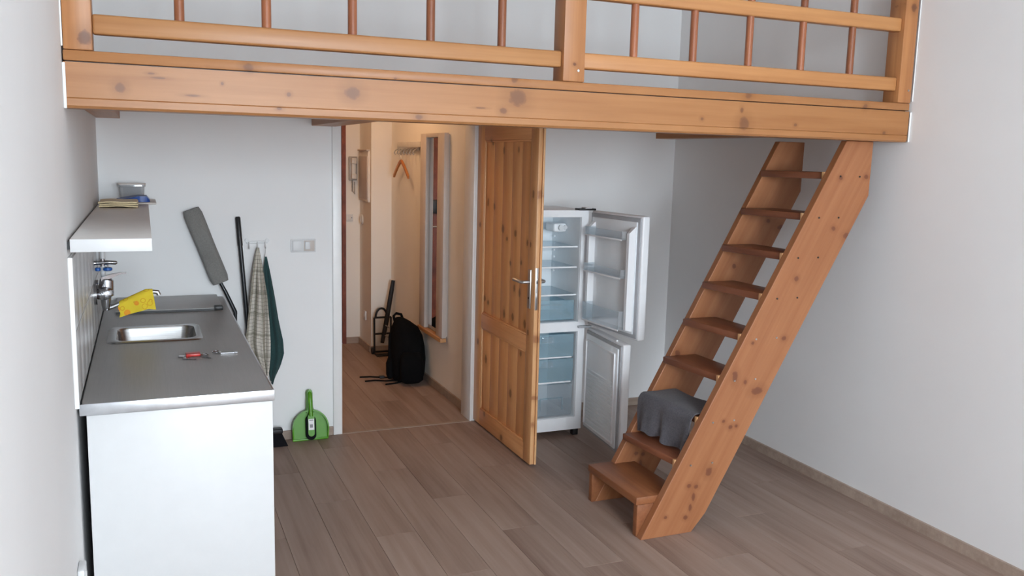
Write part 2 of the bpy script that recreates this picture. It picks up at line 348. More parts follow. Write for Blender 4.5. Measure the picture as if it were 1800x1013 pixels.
def box(name, mat, parent, x0, x1, y0, y1, z0, z1, bev=0, loc=None):
    return obj(name, bx(B(), x0, x1, y0, y1, z0, z1, bev), mat, parent, loc, smooth=bool(bev))
def cyl(name, mat, parent, p0, p1, r, seg=14):
    return obj(name, tube(B(), [p0, p1], r, seg), mat, parent, smooth=True)

# ------------------------------------------------------------------ the room
KR = .0146
XR = lambda y: 3.6615+KR*y                                           # the right wall runs a touch out of square
CEIL = 3.35
BX1, BX2 = 1.300, 2.186                                              # rough door opening
struct('wall_back', prism(B(), [(-.1, 0), (BX1, 0), (BX1, 1.99), (BX2, 1.99), (BX2, 0), (3.80, 0), (3.80, CEIL), (-.1, CEIL)], 'Y', 0, .15), M['wall'], 'white back wall with the doorway to the hall')
wl = struct('wall_left', bx(B(), -.12, 0, FRONT, 0, 0, CEIL), M['wall'], 'white wall behind the kitchen worktop')
bm = prism(B(), [(XR(FRONT), FRONT), (XR(FRONT)+.12, FRONT), (XR(0)+.12, 0), (XR(0), 0)], 'Z', 0, CEIL)
wr = struct('wall_right', bm, M['wall'], 'white wall beside the wooden stairs')
bm = B(); xr = XR(FRONT)+.12; cuts = [-.12]+[v for wv in WINS for v in wv[:2]]+[xr]
for a, b in zip(cuts[0::2], cuts[1::2]): bx(bm, a, b, FRONT-.2, FRONT, 0, CEIL)
for a, b, c, d in WINS: bx(bm, a, b, FRONT-.2, FRONT, 0, c); bx(bm, a, b, FRONT-.2, FRONT, d, CEIL)
struct('wall_front', bm, M['wall'], 'white wall with the two windows')
struct('ceiling', bx(B(), -.12, 3.8, FRONT-.2, .15, CEIL, CEIL+.1), M['ceiling'], 'white ceiling above the sleeping loft')
for i, (x0, x1, z0, z1) in enumerate(WINS):
    bm = B(); ya, yb = FRONT-.13, FRONT-.06
    for bb in ((x0, x0+.07, z0, z1), (x1-.07, x1, z0, z1), (x0+.07, x1-.07, z0, z0+.07), (x0+.07, x1-.07, z1-.07, z1)): bx(bm, bb[0], bb[1], ya, yb, bb[2], bb[3])
    wn = struct('window_%d' % (i+1), bm, M['white_wood'], 'white framed window near the %s wall' % ('kitchen' if i == 0 else 'stairs'))
    xm = (x0+x1)/2
    box('mullion', M['white_wood'], wn, xm-.04, xm+.04, ya, yb, z0+.07, z1-.07)
    for a, b in ((x0+.07, xm-.04), (xm+.04, x1-.07)): box('pane', M['pane'], wn, a, b, FRONT-.098, FRONT-.092, z0+.07, z1-.07)
    box('window_sill', M['white_wood'], wn, x0-.05, x1+.05, FRONT, FRONT+.12, z0-.03, z0)

# floor: laminate planks laid along the room
fl = struct('floor', bx(B(), -.1, 3.70, FRONT, 0, -.05, -.012), M['underlay'], 'grey-brown laminate floor of the room')
meshes = {}
def plank(x0, x1, y0, y1, parent):
    key = (round(x1-x0, 4), round(y1-y0, 4)); g = .0006
    if key not in meshes:
        bm = bx(B(), g, x1-x0-g, g, y1-y0-g, -.012, 0)
        es = [e for e in bm.edges if all(v.co.z > -.001 for v in e.verts)]
        bmesh.ops.bevel(bm, geom=es, offset=.0008, segments=1, affect='EDGES')
        o = obj('plank', bm, M['laminate'], parent, loc=(0, 0, 0), local=True); meshes[key] = o.data
    else:
        o = bpy.data.objects.new('plank', meshes[key]); C.objects.link(o); o.parent = parent
    o.location = Vector((x0, y0, 0))-WL[parent.name]
PW, PL = .192, 1.285
i = 0; x = 0.0
while x < 3.655:
    xe = min(x+PW, 3.66); y = -(i*.47 % PL)
    if y < 0: plank(x, xe, y, 0, fl)
    ye = y
    while ye > FRONT+.01:
        ys = max(ye-PL, FRONT); plank(x, xe, ys, ye, fl); ye = ys
    i += 1; x = xe
hf = struct('floor.001', bx(B(), .9, 2.21, 0, 2.6, -.05, -.012), M['underlay'], 'brown laminate floor of the hall')
i = 0; x = .9
while x < 2.205:
    xe = min(x+PW, 2.21); ys = 0.0; ye = .5+(i*.43 % .8)
    while ys < 2.595:
        plank(x, xe, ys, min(ye, 2.6), hf); ys = min(ye, 2.6); ye += PL
    i += 1; x = xe

# hall shell
HX = 2.21
struct('wall_hall_left', bx(B(), .8, .9, .15, 2.6, 0, 2.66), M['hall_wall'], 'left wall of the hall')
struct('wall_hall_right', bx(B(), HX, HX+.1, .15, 2.17, 0, 2.66), M['hall_wall'], 'tan lit wall of the hall with mirror and coat rack')
struct('wall_hall_corner', bx(B(), 2.03, HX+.1, 2.17, 2.7, 0, 2.66), M['hall_wall'], 'pale wall corner jutting into the hall')
bm = prism(B(), [(.8, 0), (.95, 0), (.95, 2.06), (1.90, 2.06), (1.90, 0), (2.03, 0), (2.03, 2.66), (.8, 2.66)], 'Y', 2.6, 2.7)
struct('wall_hall_end', bm, M['hall_wall'], 'end wall of the hall beside the entrance door')
struct('ceiling_hall', bx(B(), .8, 2.31, .15, 2.7, 2.66, 2.72), M['ceiling'], 'hall ceiling')
# baseboards
def skirt(name, pts_box, mat=None):
    return struct(name, bx(B(), *pts_box, .003, 1), M['skirting'], 'pale wood-look baseboard')
HB = .055
skirt('baseboard_back', (.70, 1.263, -.014, 0, 0, HB)); skirt('baseboard_back.001', (2.26, XR(0), -.014, 0, 0, HB))
bm = prism(B(), [(XR(FRONT)-.014, FRONT), (XR(FRONT), FRONT), (XR(-.014), -.014), (XR(-.014)-.014, -.014)], 'Z', 0, HB)
struct('baseboard_right', bm, M['skirting'], 'grey-brown baseboard along the wall by the stairs')
skirt('baseboard_left', (0, .014, FRONT, -2.3, 0, HB))
skirt('baseboard_hall_right', (HX-.014, HX, .20, 2.17, 0, .06)); skirt('baseboard_hall_corner', (2.016, 2.03, 2.17, 2.6, 0, .06))
skirt('baseboard_hall_end', (1.90, 2.016, 2.586, 2.6, 0, .06)); skirt('baseboard_hall_front', (2.03, HX-.014, 2.156, 2.17, 0, .06))
skirt('baseboard_hall_left', (.9, .914, .2, 2.6, 0, .06))

# door frame and threshold
fr = struct('trim_1', prism(B(), [(1.264, 1.99), (2.222, 1.99), (2.222, 2.045), (1.264, 2.045)], 'Y', -.014, 0), M['white_wood'], 'white painted door frame around the open doorway')
box('jamb', M['white_wood'], fr, 1.300, 1.318, 0, .17, 0, 1.972, .002); box('jamb', M['white_wood'], fr, 2.166, 2.186, .0, .17, 0, 1.972, .002)
box('head_lining', M['white_wood'], fr, 1.300, 2.186, 0, .17, 1.972, 1.99)
box('casing', M['white_wood'], fr, 1.264, 1.318, -.014, 0, 0, 1.99, .003); box('casing', M['white_wood'], fr, 2.166, 2.178, -.008, 0, 0, 1.99, .002)
struct('trim_2', bx(B(), 1.318, 2.166, -.014, .018, 0, .004, .002), M['skirting'], 'narrow pale threshold strip in the doorway')

# open pine door
dr = obj('door_1', bx(bx(B(), 2.192, 2.228, -.115, -.002, .012, 1.955, .002), 2.192, 2.228, -.925, -.83, .012, 1.955, .002), M['door_z'], loc=(2.21, 0, .012), smooth=True)
dr['kind'] = 'structure'; dr['label'] = 'knotty pine panel door standing open into the room'
for a, b in ((.012, .115), (.655, .745), (1.84, 1.955)): box('rail', M['door_y'], dr, 2.192, 2.228, -.83, -.115, a, b, .001)
nb = 5
for a, b in ((.115, .655), (.745, 1.84)):
    for k in range(nb):
        y0 = -.83+k*.715/nb; y1 = y0+.715/nb
        box('panel_board', M['door_p'], dr, 2.204, 2.216, y0+.0003, y1-.0003, a, b, .0007)
    for xa, sgn in ((2.192, 1), (2.228, -1)):
        t = .012*sgn
        box('moulding', M['door_edge'], dr, min(xa+.002*sgn, xa+t), max(xa+.002*sgn, xa+t), -.127, -.115, a, b, .003)
        box('moulding', M['door_edge'], dr, min(xa+.002*sgn, xa+t), max(xa+.002*sgn, xa+t), -.83, -.818, a, b, .003)
        box('moulding', M['door_y'], dr, min(xa+.002*sgn, xa+t), max(xa+.002*sgn, xa+t), -.818, -.127, a, a+.012, .003)
        box('moulding', M['door_y'], dr, min(xa+.002*sgn, xa+t), max(xa+.002*sgn, xa+t), -.818, -.127, b-.012, b, .003)
box('edge_strip', M['door_edge'], dr, 2.193, 2.2145, -.928, -.925, .014, 1.953, .0008)
box('rebate_lip', M['door_edge'], dr, 2.2165, 2.228, -.938, -.925, .014, 1.953, .0015)
lk = box('lock_plate', M['satin'], dr, 2.195, 2.2125, -.9305, -.928, .905, 1.14, .0008)
box('latch', M['chrome'], lk, 2.199, 2.209, -.936, -.9305, 1.055, 1.085, .001); box('bolt', M['satin'], lk, 2.199, 2.209, -.932, -.9305, .965, 1.0, .0005)
for sgn, xs in ((-1, 2.192), (1, 2.228)):
    pl = obj('handle_plate', bx(B(), min(xs, xs+.008*sgn), max(xs, xs+.008*sgn), -.885, -.85, .905, 1.125, .003), M['satin'], dr, smooth=True)
    obj('handle', tube(B(), [(xs+.008*sgn, -.867, 1.055), (xs+.045*sgn, -.867, 1.055), (xs+.052*sgn, -.86, 1.055), (xs+.052*sgn, -.75, 1.056)], .0095, 12), M['satin'], pl, smooth=True)
    cyl('keyhole', M['dark'], pl, (xs+.008*sgn, -.867, .965), (xs+.009*sgn, -.867, .965), .007)

# ------------------------------------------------------------------ sleeping loft
lf = thing('sleeping_loft', 'pine sleeping loft with a thick front beam across the room', 'loft', (0, -2.06, 1.858))
xe = XR(-2.0)-.012
prof = [(-2.06, 1.892), (-2.06, 2.003), (-1.95, 2.003), (-1.95, 1.858), (-2.052, 1.858), (-2.06, 1.866), (-2.06, 1.888), (-2.0575, 1.890)]
obj('beam', prism(B(), prof, 'X', .004, xe), M['beam'], lf)
obj('deck_edge', bx(B(), .004, xe, -2.060, -1.90, 2.0065, 2.041, .005), M['beam'], lf, smooth=True)
box('joint_gap_strip', M['dark'], lf, .01, xe-.01, -2.045, -1.96, 2.0025, 2.007)  # black strip inside the gap between beam and deck edge
for a, b in ((.002, .12), (1.146, 1.285), (3.50, 3.655)):
    xb = min(b, XR(-2)-.004)
    obj('joist', prism(B(), [(-1.95, 1.893), (-.002, 1.893), (-.002, 1.99), (-1.95, 1.99)], 'X', a, xb, .002), M['pine_y'], lf)
for k in range(10):
    y1 = -.003-k*.1895; box('deck_board', M['pine_x'], lf, .004, XR(-1.9)-.004, y1-.187, y1, 1.9905, 2.0150, .002)
obj('plaster_patch', bx(bx(B(), .0005, .010, -2.066, -2.0605, 1.856, 2.0, .002), .0005, .006, -2.068, -2.063, 2.05, 2.4, .002), M['plaster'], wl, smooth=True)
xr = XR(-2.06); obj('plaster_patch', bx(bx(B(), xr-.009, xr-.0005, -2.066, -2.0605, 1.858, 2.0, .002), xr-.006, xr-.0005, -2.066, -2.0625, 2.05, 2.7, .002), M['plaster'], wr, smooth=True)  # plaster at the beam end; upper thin strip paints a highlight along the post
rl = thing('loft_railing', 'pine guard railing with turned spindles on top of the loft beam', 'railing', (0, -2.06, 2.041))
for a, b in ((.006, .092), (1.772, 1.867), (3.540, XR(-2.0)-.012)):
    obj('post', bx(B(), a, b, -2.062, -1.965, 2.0415, 2.98, .004), M['pine_z'], rl, smooth=True)
for a, b in ((.092, 1.772), (1.867, 3.540)):
    for z0, z1 in ((2.096, 2.159), (2.370, 2.432)):
        obj('rail', bx(B(), a, b, -2.046, -2.0, z0, z1, .008, 3), M['pine_x'], rl, smooth=True)
    obj('rail', bx(B(), a, b, -2.046, -2.0, 2.86, 2.92, .008, 3), M['pine_x'], rl, smooth=True)
for xb in (.068+.0, .357, .640, .941, 1.235, 1.522, 2.110, 2.400, 2.688, 2.978, 3.265):
    if xb < .1: continue
    cyl('baluster', M['baluster'], rl, (xb, -2.022, 2.155), (xb, -2.022, 2.374), .0165, 14)
    cyl('baluster', M['baluster'], rl, (xb, -2.022, 2.428), (xb, -2.022, 2.864), .0165, 14)
for xs, zs in ((1.838, 2.085), (3.60, 2.10)): cyl('screw', M['satin'], rl, (xs, -2.064, zs), (xs, -2.060, zs), .005, 8)

# ------------------------------------------------------------------ stairs
st = thing('loft_stairs', 'steep open pine stairs leaning up to the loft beam', 'stairs', (2.45, -1.72, 0))
SX = lambda z: 2.288+.562*z
def stringer(y0, y1, dx=0):
    pts = [(2.288+dx, .0), (2.565, 0), (2.64, .085), (3.49, 1.597), (3.493, 1.857), (SX(1.857)-.004, 1.857)]
    return obj('stringer', prism(B(), pts, 'Y', y0, y1, .003), M['stringer'], st)
stringer(-1.98, -1.94); stringer(-1.50, -1.46, .02)
ZT = [1.706, 1.508, 1.317, 1.125, .935, .741, .548, .351]
for z in ZT:
    x0 = SX(z)-.034; xn = SX(z)+.004
    obj('tread', prism(B(), [(x0, -1.50), (xn, -1.94), (x0+.205, -1.94), (x0+.205, -1.50)], 'Z', z-.034, z, .005), M['tread'], st, smooth=True)
    obj('tenon', bx(B(), xn-.012, xn+.012, -1.9405, -1.924, z-.040, z+.0015, .001), M['door_edge'], st)
    for k in (.05, .17): cyl('screw', M['satin' if z < 1 else 'dark'], st, (x0+k+.04, -1.983, z-.018), (x0+k+.04, -1.979, z-.018), .0045, 8)
bs = obj('bottom_step', bx(B(), 2.280, 2.535, -1.94, -1.462, .155, .192, .004), M['bench'], st, smooth=True)
for y0, y1 in ((-1.94, -1.905), (-1.499, -1.464)):
    obj('step_leg', bx(B(), 2.287, 2.43 if y0 < -1.6 else 2.46, y0, y1, 0, .155, .003), M['bench'], st, smooth=True)

# grey towel over the third tread up
def tw(u, v):
    y = -1.925+u*.418; s = v*.44
    xe, zt = 2.594-.036*u, .5515
    rip = math.sin(u*17+1.0)
    if s < .215:                                                    # lying on the tread
        t = s/.215; return (xe+.20*(1-t)-.008*t, y, zt+.009+.005*math.sin(u*7+s*22)*(1-t)+.004*t)
    d = s-.215; k = min(1, d/.03)
    hang = .186+.012*math.sin(u*4+2.2)+.007*math.sin(u*21)
    t = d/.225; z = zt+.012*(1-k)-hang*t
    x = xe-.008-.020*math.sin(k*PI/2)-.012*t-(.006+.010*t)*(rip+.5*math.sin(u*31))*t
    return (x, y+.004*math.sin(t*6+u*12)*t, z)
tag(obj('towel', grid(36, 30, tw, .006), M['grey_fabric'], loc=(2.6, -1.72, .555), smooth=60), 'rumpled dark grey towel hanging over a stair tread', 'towel')

# ------------------------------------------------------------------ fridge (open)
FX0, FX1, FY0, FY1 = 2.243, 2.737, -.50, -.02
fg = thing('fridge', 'white two-door fridge freezer standing open behind the pine door', 'fridge', ((FX0+FX1)/2, -.25, 0))
T = .046
bm = B()
bx(bm, FX0, FX0+T, FY0, FY1, .045, 1.43); bx(bm, FX1-T, FX1, FY0, FY1, .045, 1.43)
bx(bm, FX0+T, FX1-T, FY0, FY1, 1.389, 1.43); bx(bm, FX0+T, FX1-T, FY0, FY1, .045, .126); bx(bm, FX0+T, FX1-T, FY0, FY1, .677, .737)
bx(bm, FX0+T, FX1-T, -.09, FY1, .126, .677); bx(bm, FX0+T, FX1-T, -.09, FY1, .737, 1.389)
obj('cabinet', bm, M['fridge'], fg)
def lin(z0, z1):
    bm = B(); e = .0015; x0, x1 = FX0+T, FX1-T
    for bb in ((x0, x0+e, FY0+.012, -.09, z0, z1), (x1-e, x1, FY0+.012, -.09, z0, z1), (x0, x1, -.09-e, -.09, z0, z1), (x0, x1, FY0+.012, -.09, z0, z0+e), (x0, x1, FY0+.012, -.09, z1-e, z1)): bx(bm, *bb)
    return bm
obj('fridge_liner', lin(.737, 1.389), M['liner'], fg); obj('freezer_liner', lin(.126, .677), M['liner'], fg)
box('foot', M['dark'], fg, FX1-.05, FX1-.012, FY0+.01, FY0+.05, 0, .045, .004); box('foot', M['dark'], fg, FX0+.012, FX0+.05, FY0+.01, FY0+.05, 0, .045, .004)
box('foot', M['dark'], fg, FX1-.05, FX1-.012, -.08, -.04, 0, .045, .004); box('foot', M['dark'], fg, FX0+.012, FX0+.05, -.08, -.04, 0, .045, .004)
xi0, xi1 = FX0+T+.002, FX1-T-.002
for z in (1.205, 1.078, .905):
    g = box('glass_shelf', M['glass_shelf'], fg, xi0, xi1, -.455, -.093, z-.004, z)
    box('shelf_edge', M['fridge'], g, xi0, xi1, -.463, -.455, z-.007, z+.003, .002)
for k in range(6): cyl('shelf_peg', M['fridge'], fg, (xi1+.002, -.135, 1.24-.045*k), (xi1-.010, -.135, 1.24-.045*k), .007, 8)
th = obj('thermostat', bx(B(), 2.60, xi1, -.30, -.17, 1.28, 1.335, .012, 3), M['fridge'], fg, smooth=True)
cyl('dial', M['white_lam'], th, (2.645, -.30, 1.308), (2.645, -.316, 1.308), .018); cyl('lamp', M['white_lam'], th, (2.675, -.30, 1.31), (2.675, -.312, 1.31), .014)
def drawer(name, z0, z1, y0, mat, hand=True):
    bm = B(); t = .004; a, b = xi0+.006, xi1-.006
    bx(bm, a, b, y0, y0+t, z0, z1, .001); bx(bm, a, a+t, y0+t, -.11, z0, z1-.02); bx(bm, b-t, b, y0+t, -.11, z0, z1-.02); bx(bm, a+t, b-t, y0+t, -.11, z0, z0+t)
    d = obj(name, bm, mat, fg)
    return d
d = drawer('crisper', .745, .868, -.45, M['blue_drawer'])
obj('drawer_handle', bx(B(), 2.40, 2.60, -.456, -.450, .838, .846, .002), M['clear'], d)
for k, (z0, z1) in enumerate(((.512, .655), (.352, .498), (.135, .335))):
    d = drawer('freezer_drawer', z0, z1, -.465, M['blue_drawer'] if k < 2 else M['clear'])
    if k < 2:
        box('drawer_rim', M['fridge'], d, xi0+.004, xi1-.02, -.472, -.455, z0-.007, z0+.002, .002)
        box('drawer_handle', M['clear'], d, 2.46, 2.54, -.478, -.465, z1-.05, z1-.01, .004)
    else:
        bm = B()
        for bb in ((2.46, 2.62, .245, .251), (2.46, 2.466, .17, .245), (2.614, 2.62, .17, .245)): bx(bm, bb[0], bb[1], -.468, -.4645, bb[2], bb[3])
        obj('drawer_handle', bm, M['blue_drawer'], d)
hg = box('hinge', M['dark'], fg, 2.66, 2.775, -.525, -.46, 1.4305, 1.442, .003); box('hinge_cover', M['fridge'], hg, 2.70, 2.745, -.53, -.47, 1.442, 1.449, .003)
box('hinge', M['gasket'], fg, 2.685, 2.775, -.525, -.50, .700, .714, .003)
def door_leaf(z0, z1, ang, upper):
    """door built closed-to-open in its own frame: x = thickness outwards, y = -width, then turned by ang about the hinge"""
    e = bpy.data.objects.new('fridge_door' if upper else 'freezer_door', None); C.objects.link(e); e.parent = fg
    hp = Vector((2.741, -.505, z0)); e.location = hp-WL[fg.name]; e.rotation_euler = (0, 0, ang); WL[e.name] = Vector((0, 0, 0))
    W, h = .535, z1-z0
    def p(name, bm, mat, smooth=True):
        me_o = obj(name, bm, mat, e, loc=(0, 0, 0), local=True, smooth=smooth); me_o.location = (0, 0, 0); return me_o
    p('shell', bx(B(), .016, .066, -W, 0, 0, h, .010, 3), M['fridge'])
    p('gasket', bx(B(), .006, .016, -W+.012, -.012, .012, h-.012, .004), M['gasket'])
    if upper:
        bm = bx(B(), -.002, .006, -W+.035, -.035, .035, h-.035, .003)
        p('inner_panel', bm, M['liner'])
        for y0 in (-W+.040, -.075):
            p('liner_rib', loft(B(), [[(0.0, y0, .05), (0.0, y0+.035, .05), (0.0, y0+.035, h-.06), (0.0, y0, h-.06)], [(-.042, y0+.006, .06), (-.042, y0+.029, .06), (-.042, y0+.029, h-.10), (-.042, y0+.006, h-.10)]]), M['fridge'], False)
        for z, hh in ((.575, .05), (.355, .05), (.055, .11)):
            bm = B(); t = .003; ya, yb = -W+.078, -.078
            bx(bm, -.075, -.072, ya-.006, yb+.006, z, z+hh, .001); bx(bm, -.072, -.002, ya, yb, z, z+t); bx(bm, -.072, -.002, ya, ya+t, z+t, z+hh); bx(bm, -.072, -.002, yb-t, yb, z+t, z+hh)
            p('door_rack', bm, M['clear'], False)
            p('rack_edge', bx(B(), -.077, -.074, ya-.006, yb+.006, z-.003, z+.006, .001), M['fridge'])
    else:
        p('inner_panel', bx(B(), -.004, .006, -W+.03, -.03, .03, h-.03, .004), M['liner'])
        bm = B(); a, b = -W+.055, -.045
        for bb in ((a, a+.012, .05, h-.06), (b-.012, b, .05, h-.06), (a+.012, b-.012, .05, .062), (a+.012, b-.012, h-.072, h-.06)): bx(bm, -.014, -.004, bb[0], bb[1], bb[2], bb[3], .004)
        p('liner_rim', bm, M['fridge'])
        for k in range(15): p('rib', bx(B(), -.0115, -.004, a+.03, b-.03, .085+k*.0225, .097+k*.0225, .003), M['liner'])
        p('door_stop', bx(B(), .016, .03, -W+.10, -W+.13, h, h+.008, .003), M['fridge'])
    return e
door_leaf(.715, 1.43, R(4.5), True); door_leaf(.048, .700, R(-5.5), False)

# ------------------------------------------------------------------ kitchenette
CL = -2.155                                                          # near end of the worktop
kc = thing('base_cabinet', 'white kitchen base cabinet under the grey worktop', 'cabinet', (.32, -1.08, 0))
box('end_panel', M['white_lam'], kc, .028, .624, CL+.006, CL+.024, .0, .858, .001); box('end_panel', M['white_lam'], kc, .028, .624, -.03, -.012, .0, .858, .001)
box('back_panel', M['dark'], kc, .05, .055, CL+.024, -.03, .08, .855); box('bottom_panel', M['white_lam'], kc, .055, .60, CL+.024, -.03, .08, .098)
box('plinth', M['white_lam'], kc, .56, .575, CL+.024, -.03, .0, .078)
for k in range(4):
    y1 = -.03-k*.525; y0 = max(y1-.525, CL+.024)
    d = box('door', M['white_lam'], kc, .605, .624, y0+.002, y1-.002, .084, .855, .001)
    box('grip_rail', M['alu'], d, .624, .6275, y0+.01, y1-.01, .835, .853, .001)
wt = thing('worktop', 'long grey worktop with silver edge strip and inset sink', 'worktop', (.32, -1.08, .86))
x0, x1, y0, y1, h0, h1, g0, g1 = .016, .624, CL+.004, -.002, .085, .428, -1.178, -.858
bm = B()
for bb in ((x0, h0, y0, y1), (h1, x1, y0, y1), (h0, h1, y0, g0), (h0, h1, g1, y1)): bx(bm, *bb, .861, .899)
obj('slab', bm, M['worktop'], wt)
box('edge_strip', M['alu'], wt, x0-.008, x1+.006, CL-.001, CL+.004, .8605, .8993, .001); box('edge_strip', M['alu'], wt, x1, x1+.006, CL+.004, -.002, .8605, .8993, .001)
box('wall_seal', M['dark'], wt, .0125, .0158, CL+.03, -.003, .872, .8985)
# sink
sk = thing('sink', 'rectangular stainless steel sink set into the worktop', 'sink', (.255, -1.018, .9))
lo = [rrect(.055, .450, -1.212, -.832, .045, .8995), rrect(.060, .445, -1.207, -.837, .042, .9035), rrect(.092, .424, -1.172, -.866, .05, .903), rrect(.096, .420, -1.168, -.870, .05, .894),
      rrect(.104, .412, -1.160, -.878, .055, .80), rrect(.125, .392, -1.138, -.900, .06, .768), rrect(.20, .31, -1.06, -.97, .04, .760)]
obj('bowl', loft(B(), lo, False, True), M['steel'], sk, smooth=50)
cyl('drain', M['chrome'], sk, (.255, -1.015, .7605), (.255, -1.015, .765), .028, 20)
# hob lid
hb = thing('hob', 'low steel hob lid lying folded at the back of the worktop', 'hob', (.33, -.24, .9))
obj('lid', bx(B(), .070, .592, -.470, -.012, .9105, .9135, .001), M['lid'], hb, smooth=True)
box('tray', M['dark'], hb, .075, .588, -.4695, -.016, .8995, .9105)  # black box paints the shadow line in the gap under the lid
box('lid_hinge', M['dark'], hb, .548, .592, -.474, -.425, .8995, .922, .005)
# splashback tiles on the left wall
rows, cols = 2, 11; tz, ty = .238, .198
box('tile_bed', M['grout'], wl, .0, .0045, CL-.045, -.004, .90, 1.388)
tm = None
for r in range(rows):
    for c in range(cols):
        ya = -.006-(c+1)*ty; za = .905+r*.241
        if tm is None:
            o = obj('tile', bx(B(), .0045, .0115, .001, ty-.001, .001, tz-.001, .001), M['tile'], wl, loc=(0, 0, 0), local=True, smooth=True); tm = o.data
        else: o = bpy.data.objects.new('tile', tm); C.objects.link(o); o.parent = wl
        o.location = (0, ya, za)
box('tile_edge', M['white_wood'], wl, .0, .0135, CL-.055, CL-.043, .90, 1.39, .002)

# shelf
sh = tag(obj('wall_shelf', bx(B(), .010, .246, -2.226, -.004, 1.409, 1.450, .0015), M['shelf_lam'], loc=(.13, -1.1, 1.409), smooth=True), 'thick white wall shelf above the sink', 'shelf')
box('end_cap', M['white_lam'], sh, .0102, .2458, -2.229, -2.2262, 1.4092, 1.4498, .0008)
box('wall_gap_shade', M['dark'], sh, .0, .010, -2.2, -.01, 1.415, 1.44)  # black strip standing in for the shade in the gap behind the shelf
# on the shelf
def fold(x0, x1, y0, y1, z, n, th, sag):
    bm = B()
    for k in range(n):
        f = lambda u, v, k=k: (x0+(x1-x0)*u+.003*math.sin(v*7+k*2), y0+(y1-y0)*v+.006*math.sin(u*6+k*3), z+k*th+th*.9*(1-.25*abs(2*u-1)**6)-sag*math.sin(u*9+k)*.3)
        a = grid(16, 10, f, th*.75)
        me = bpy.data.meshes.new('t'); a.to_mesh(me); a.free(); bm.from_mesh(me); bpy.data.meshes.remove(me)
    return bm
tag(obj('folded_cloth', fold(.025, .196, -.64, -.385, 1.4535, 3, .009, .004), M['beige_fabric'], loc=(.11, -.43, 1.45), smooth=60), 'folded beige cloth lying flat on the wall shelf', 'cloth')
tag(obj('tray', bx(B(), .105, .284, -.365, -.02, 1.4503, 1.4605, .004, 2), M['frame_grey'], loc=(.23, -.24, 1.45), smooth=True), 'flat pale board sticking out past the shelf edge', 'board')
bm = loft(B(), [[(.092, -.16, 1.472), (.092, -.32, 1.472), (.092, -.32, 1.4645), (.092, -.16, 1.4645)], [(.15, -.145, 1.482), (.15, -.34, 1.480), (.15, -.34, 1.463), (.15, -.145, 1.463)],
               [(.20, -.145, 1.490), (.20, -.355, 1.492), (.20, -.355, 1.463), (.20, -.145, 1.463)], [(.238, -.145, 1.489), (.238, -.355, 1.491), (.238, -.355, 1.462), (.238, -.145, 1.462)], [(.254, -.15, 1.468), (.254, -.34, 1.468), (.254, -.34, 1.462), (.254, -.15, 1.462)]])
tag(obj('blue_bag', bm, M['blue'], loc=(.17, -.22, 1.463), smooth=50), 'crumpled blue plastic bag at the back of the shelf', 'bag')
cb = thing('storage_tub', 'cloudy plastic tub sitting at the far end of the shelf', 'tub', (.17, -.10, 1.461))
lo = [rrect(.11, .225, -.125, -.03, .02, 1.461), rrect(.105, .23, -.13, -.025, .02, 1.53), rrect(.10, .235, -.134, -.022, .02, 1.533), rrect(.10, .235, -.134, -.022, .02, 1.541)]
obj('tub_body', loft(B(), lo), M['grey_tub'], cb, smooth=50)
obj('tub_lid', loft(B(), [rrect(.098, .237, -.136, -.02, .02, 1.5415), rrect(.098, .237, -.136, -.02, .02, 1.548)]), M['frame_grey'], cb, smooth=50)

# mixer tap on the wall
tp = thing('mixer_tap', 'chrome wall mixer tap with a long spout over the sink', 'tap', (.012, -1.02, 1.09))
for y in (-1.09, -.95):
    cyl('wall_flange', M['chrome'], tp, (.0118, y, 1.10), (.024, y, 1.10), .046, 24)
    obj('inlet', tube(B(), [(.022, y, 1.10), (.036, y, 1.10), (.048, y, 1.10)], [.020, .026, .026], 16), M['chrome'], tp, smooth=True)
obj('body', tube(B(), [(.055, -1.115, 1.10), (.055, -1.11, 1.10), (.055, -1.07, 1.10), (.056, -1.02, 1.10), (.055, -.97, 1.10), (.055, -.93, 1.10), (.055, -.925, 1.10)], [.016, .025, .025, .033, .025, .025, .016], 20), M['chrome'], tp, smooth=True)
obj('cartridge', tube(B(), [(.056, -1.02, 1.085), (.058, -1.02, 1.125), (.062, -1.02, 1.155), (.064, -1.02, 1.166)], [.033, .032, .028, .014], 20), M['chrome'], tp, smooth=True)
bm = loft(B(), [[(.040, -1.042, 1.168), (.040, -.998, 1.168), (.040, -.998, 1.150), (.040, -1.042, 1.150)], [(.085, -1.040, 1.180), (.085, -1.000, 1.180), (.083, -1.000, 1.164), (.083, -1.040, 1.164)],
               [(.115, -1.034, 1.186), (.115, -1.006, 1.186), (.115, -1.006, 1.178), (.115, -1.034, 1.178)], [(.142, -1.030, 1.187), (.142, -1.010, 1.187), (.142, -1.010, 1.181), (.142, -1.030, 1.181)]])
obj('lever', bm, M['chrome'], tp, smooth=60)
obj('spout_socket', tube(B(), [(.055, -1.02, 1.08), (.055, -1.02, 1.04), (.055, -1.02, 1.018)], [.022, .020, .015], 16), M['chrome'], tp, smooth=True)
obj('spout', tube(B(), [(.052, -1.02, 1.028), (.07, -1.02, 1.028), (.10, -1.02, 1.040), (.16, -1.02, 1.068), (.22, -1.02, 1.092), (.25, -1.02, 1.094), (.268, -1.02, 1.092), (.274, -1.02, 1.078)], [.009, .0095, .0095, .0095, .0095, .0095, .011, .010], 12), M['satin'], tp, smooth=True)
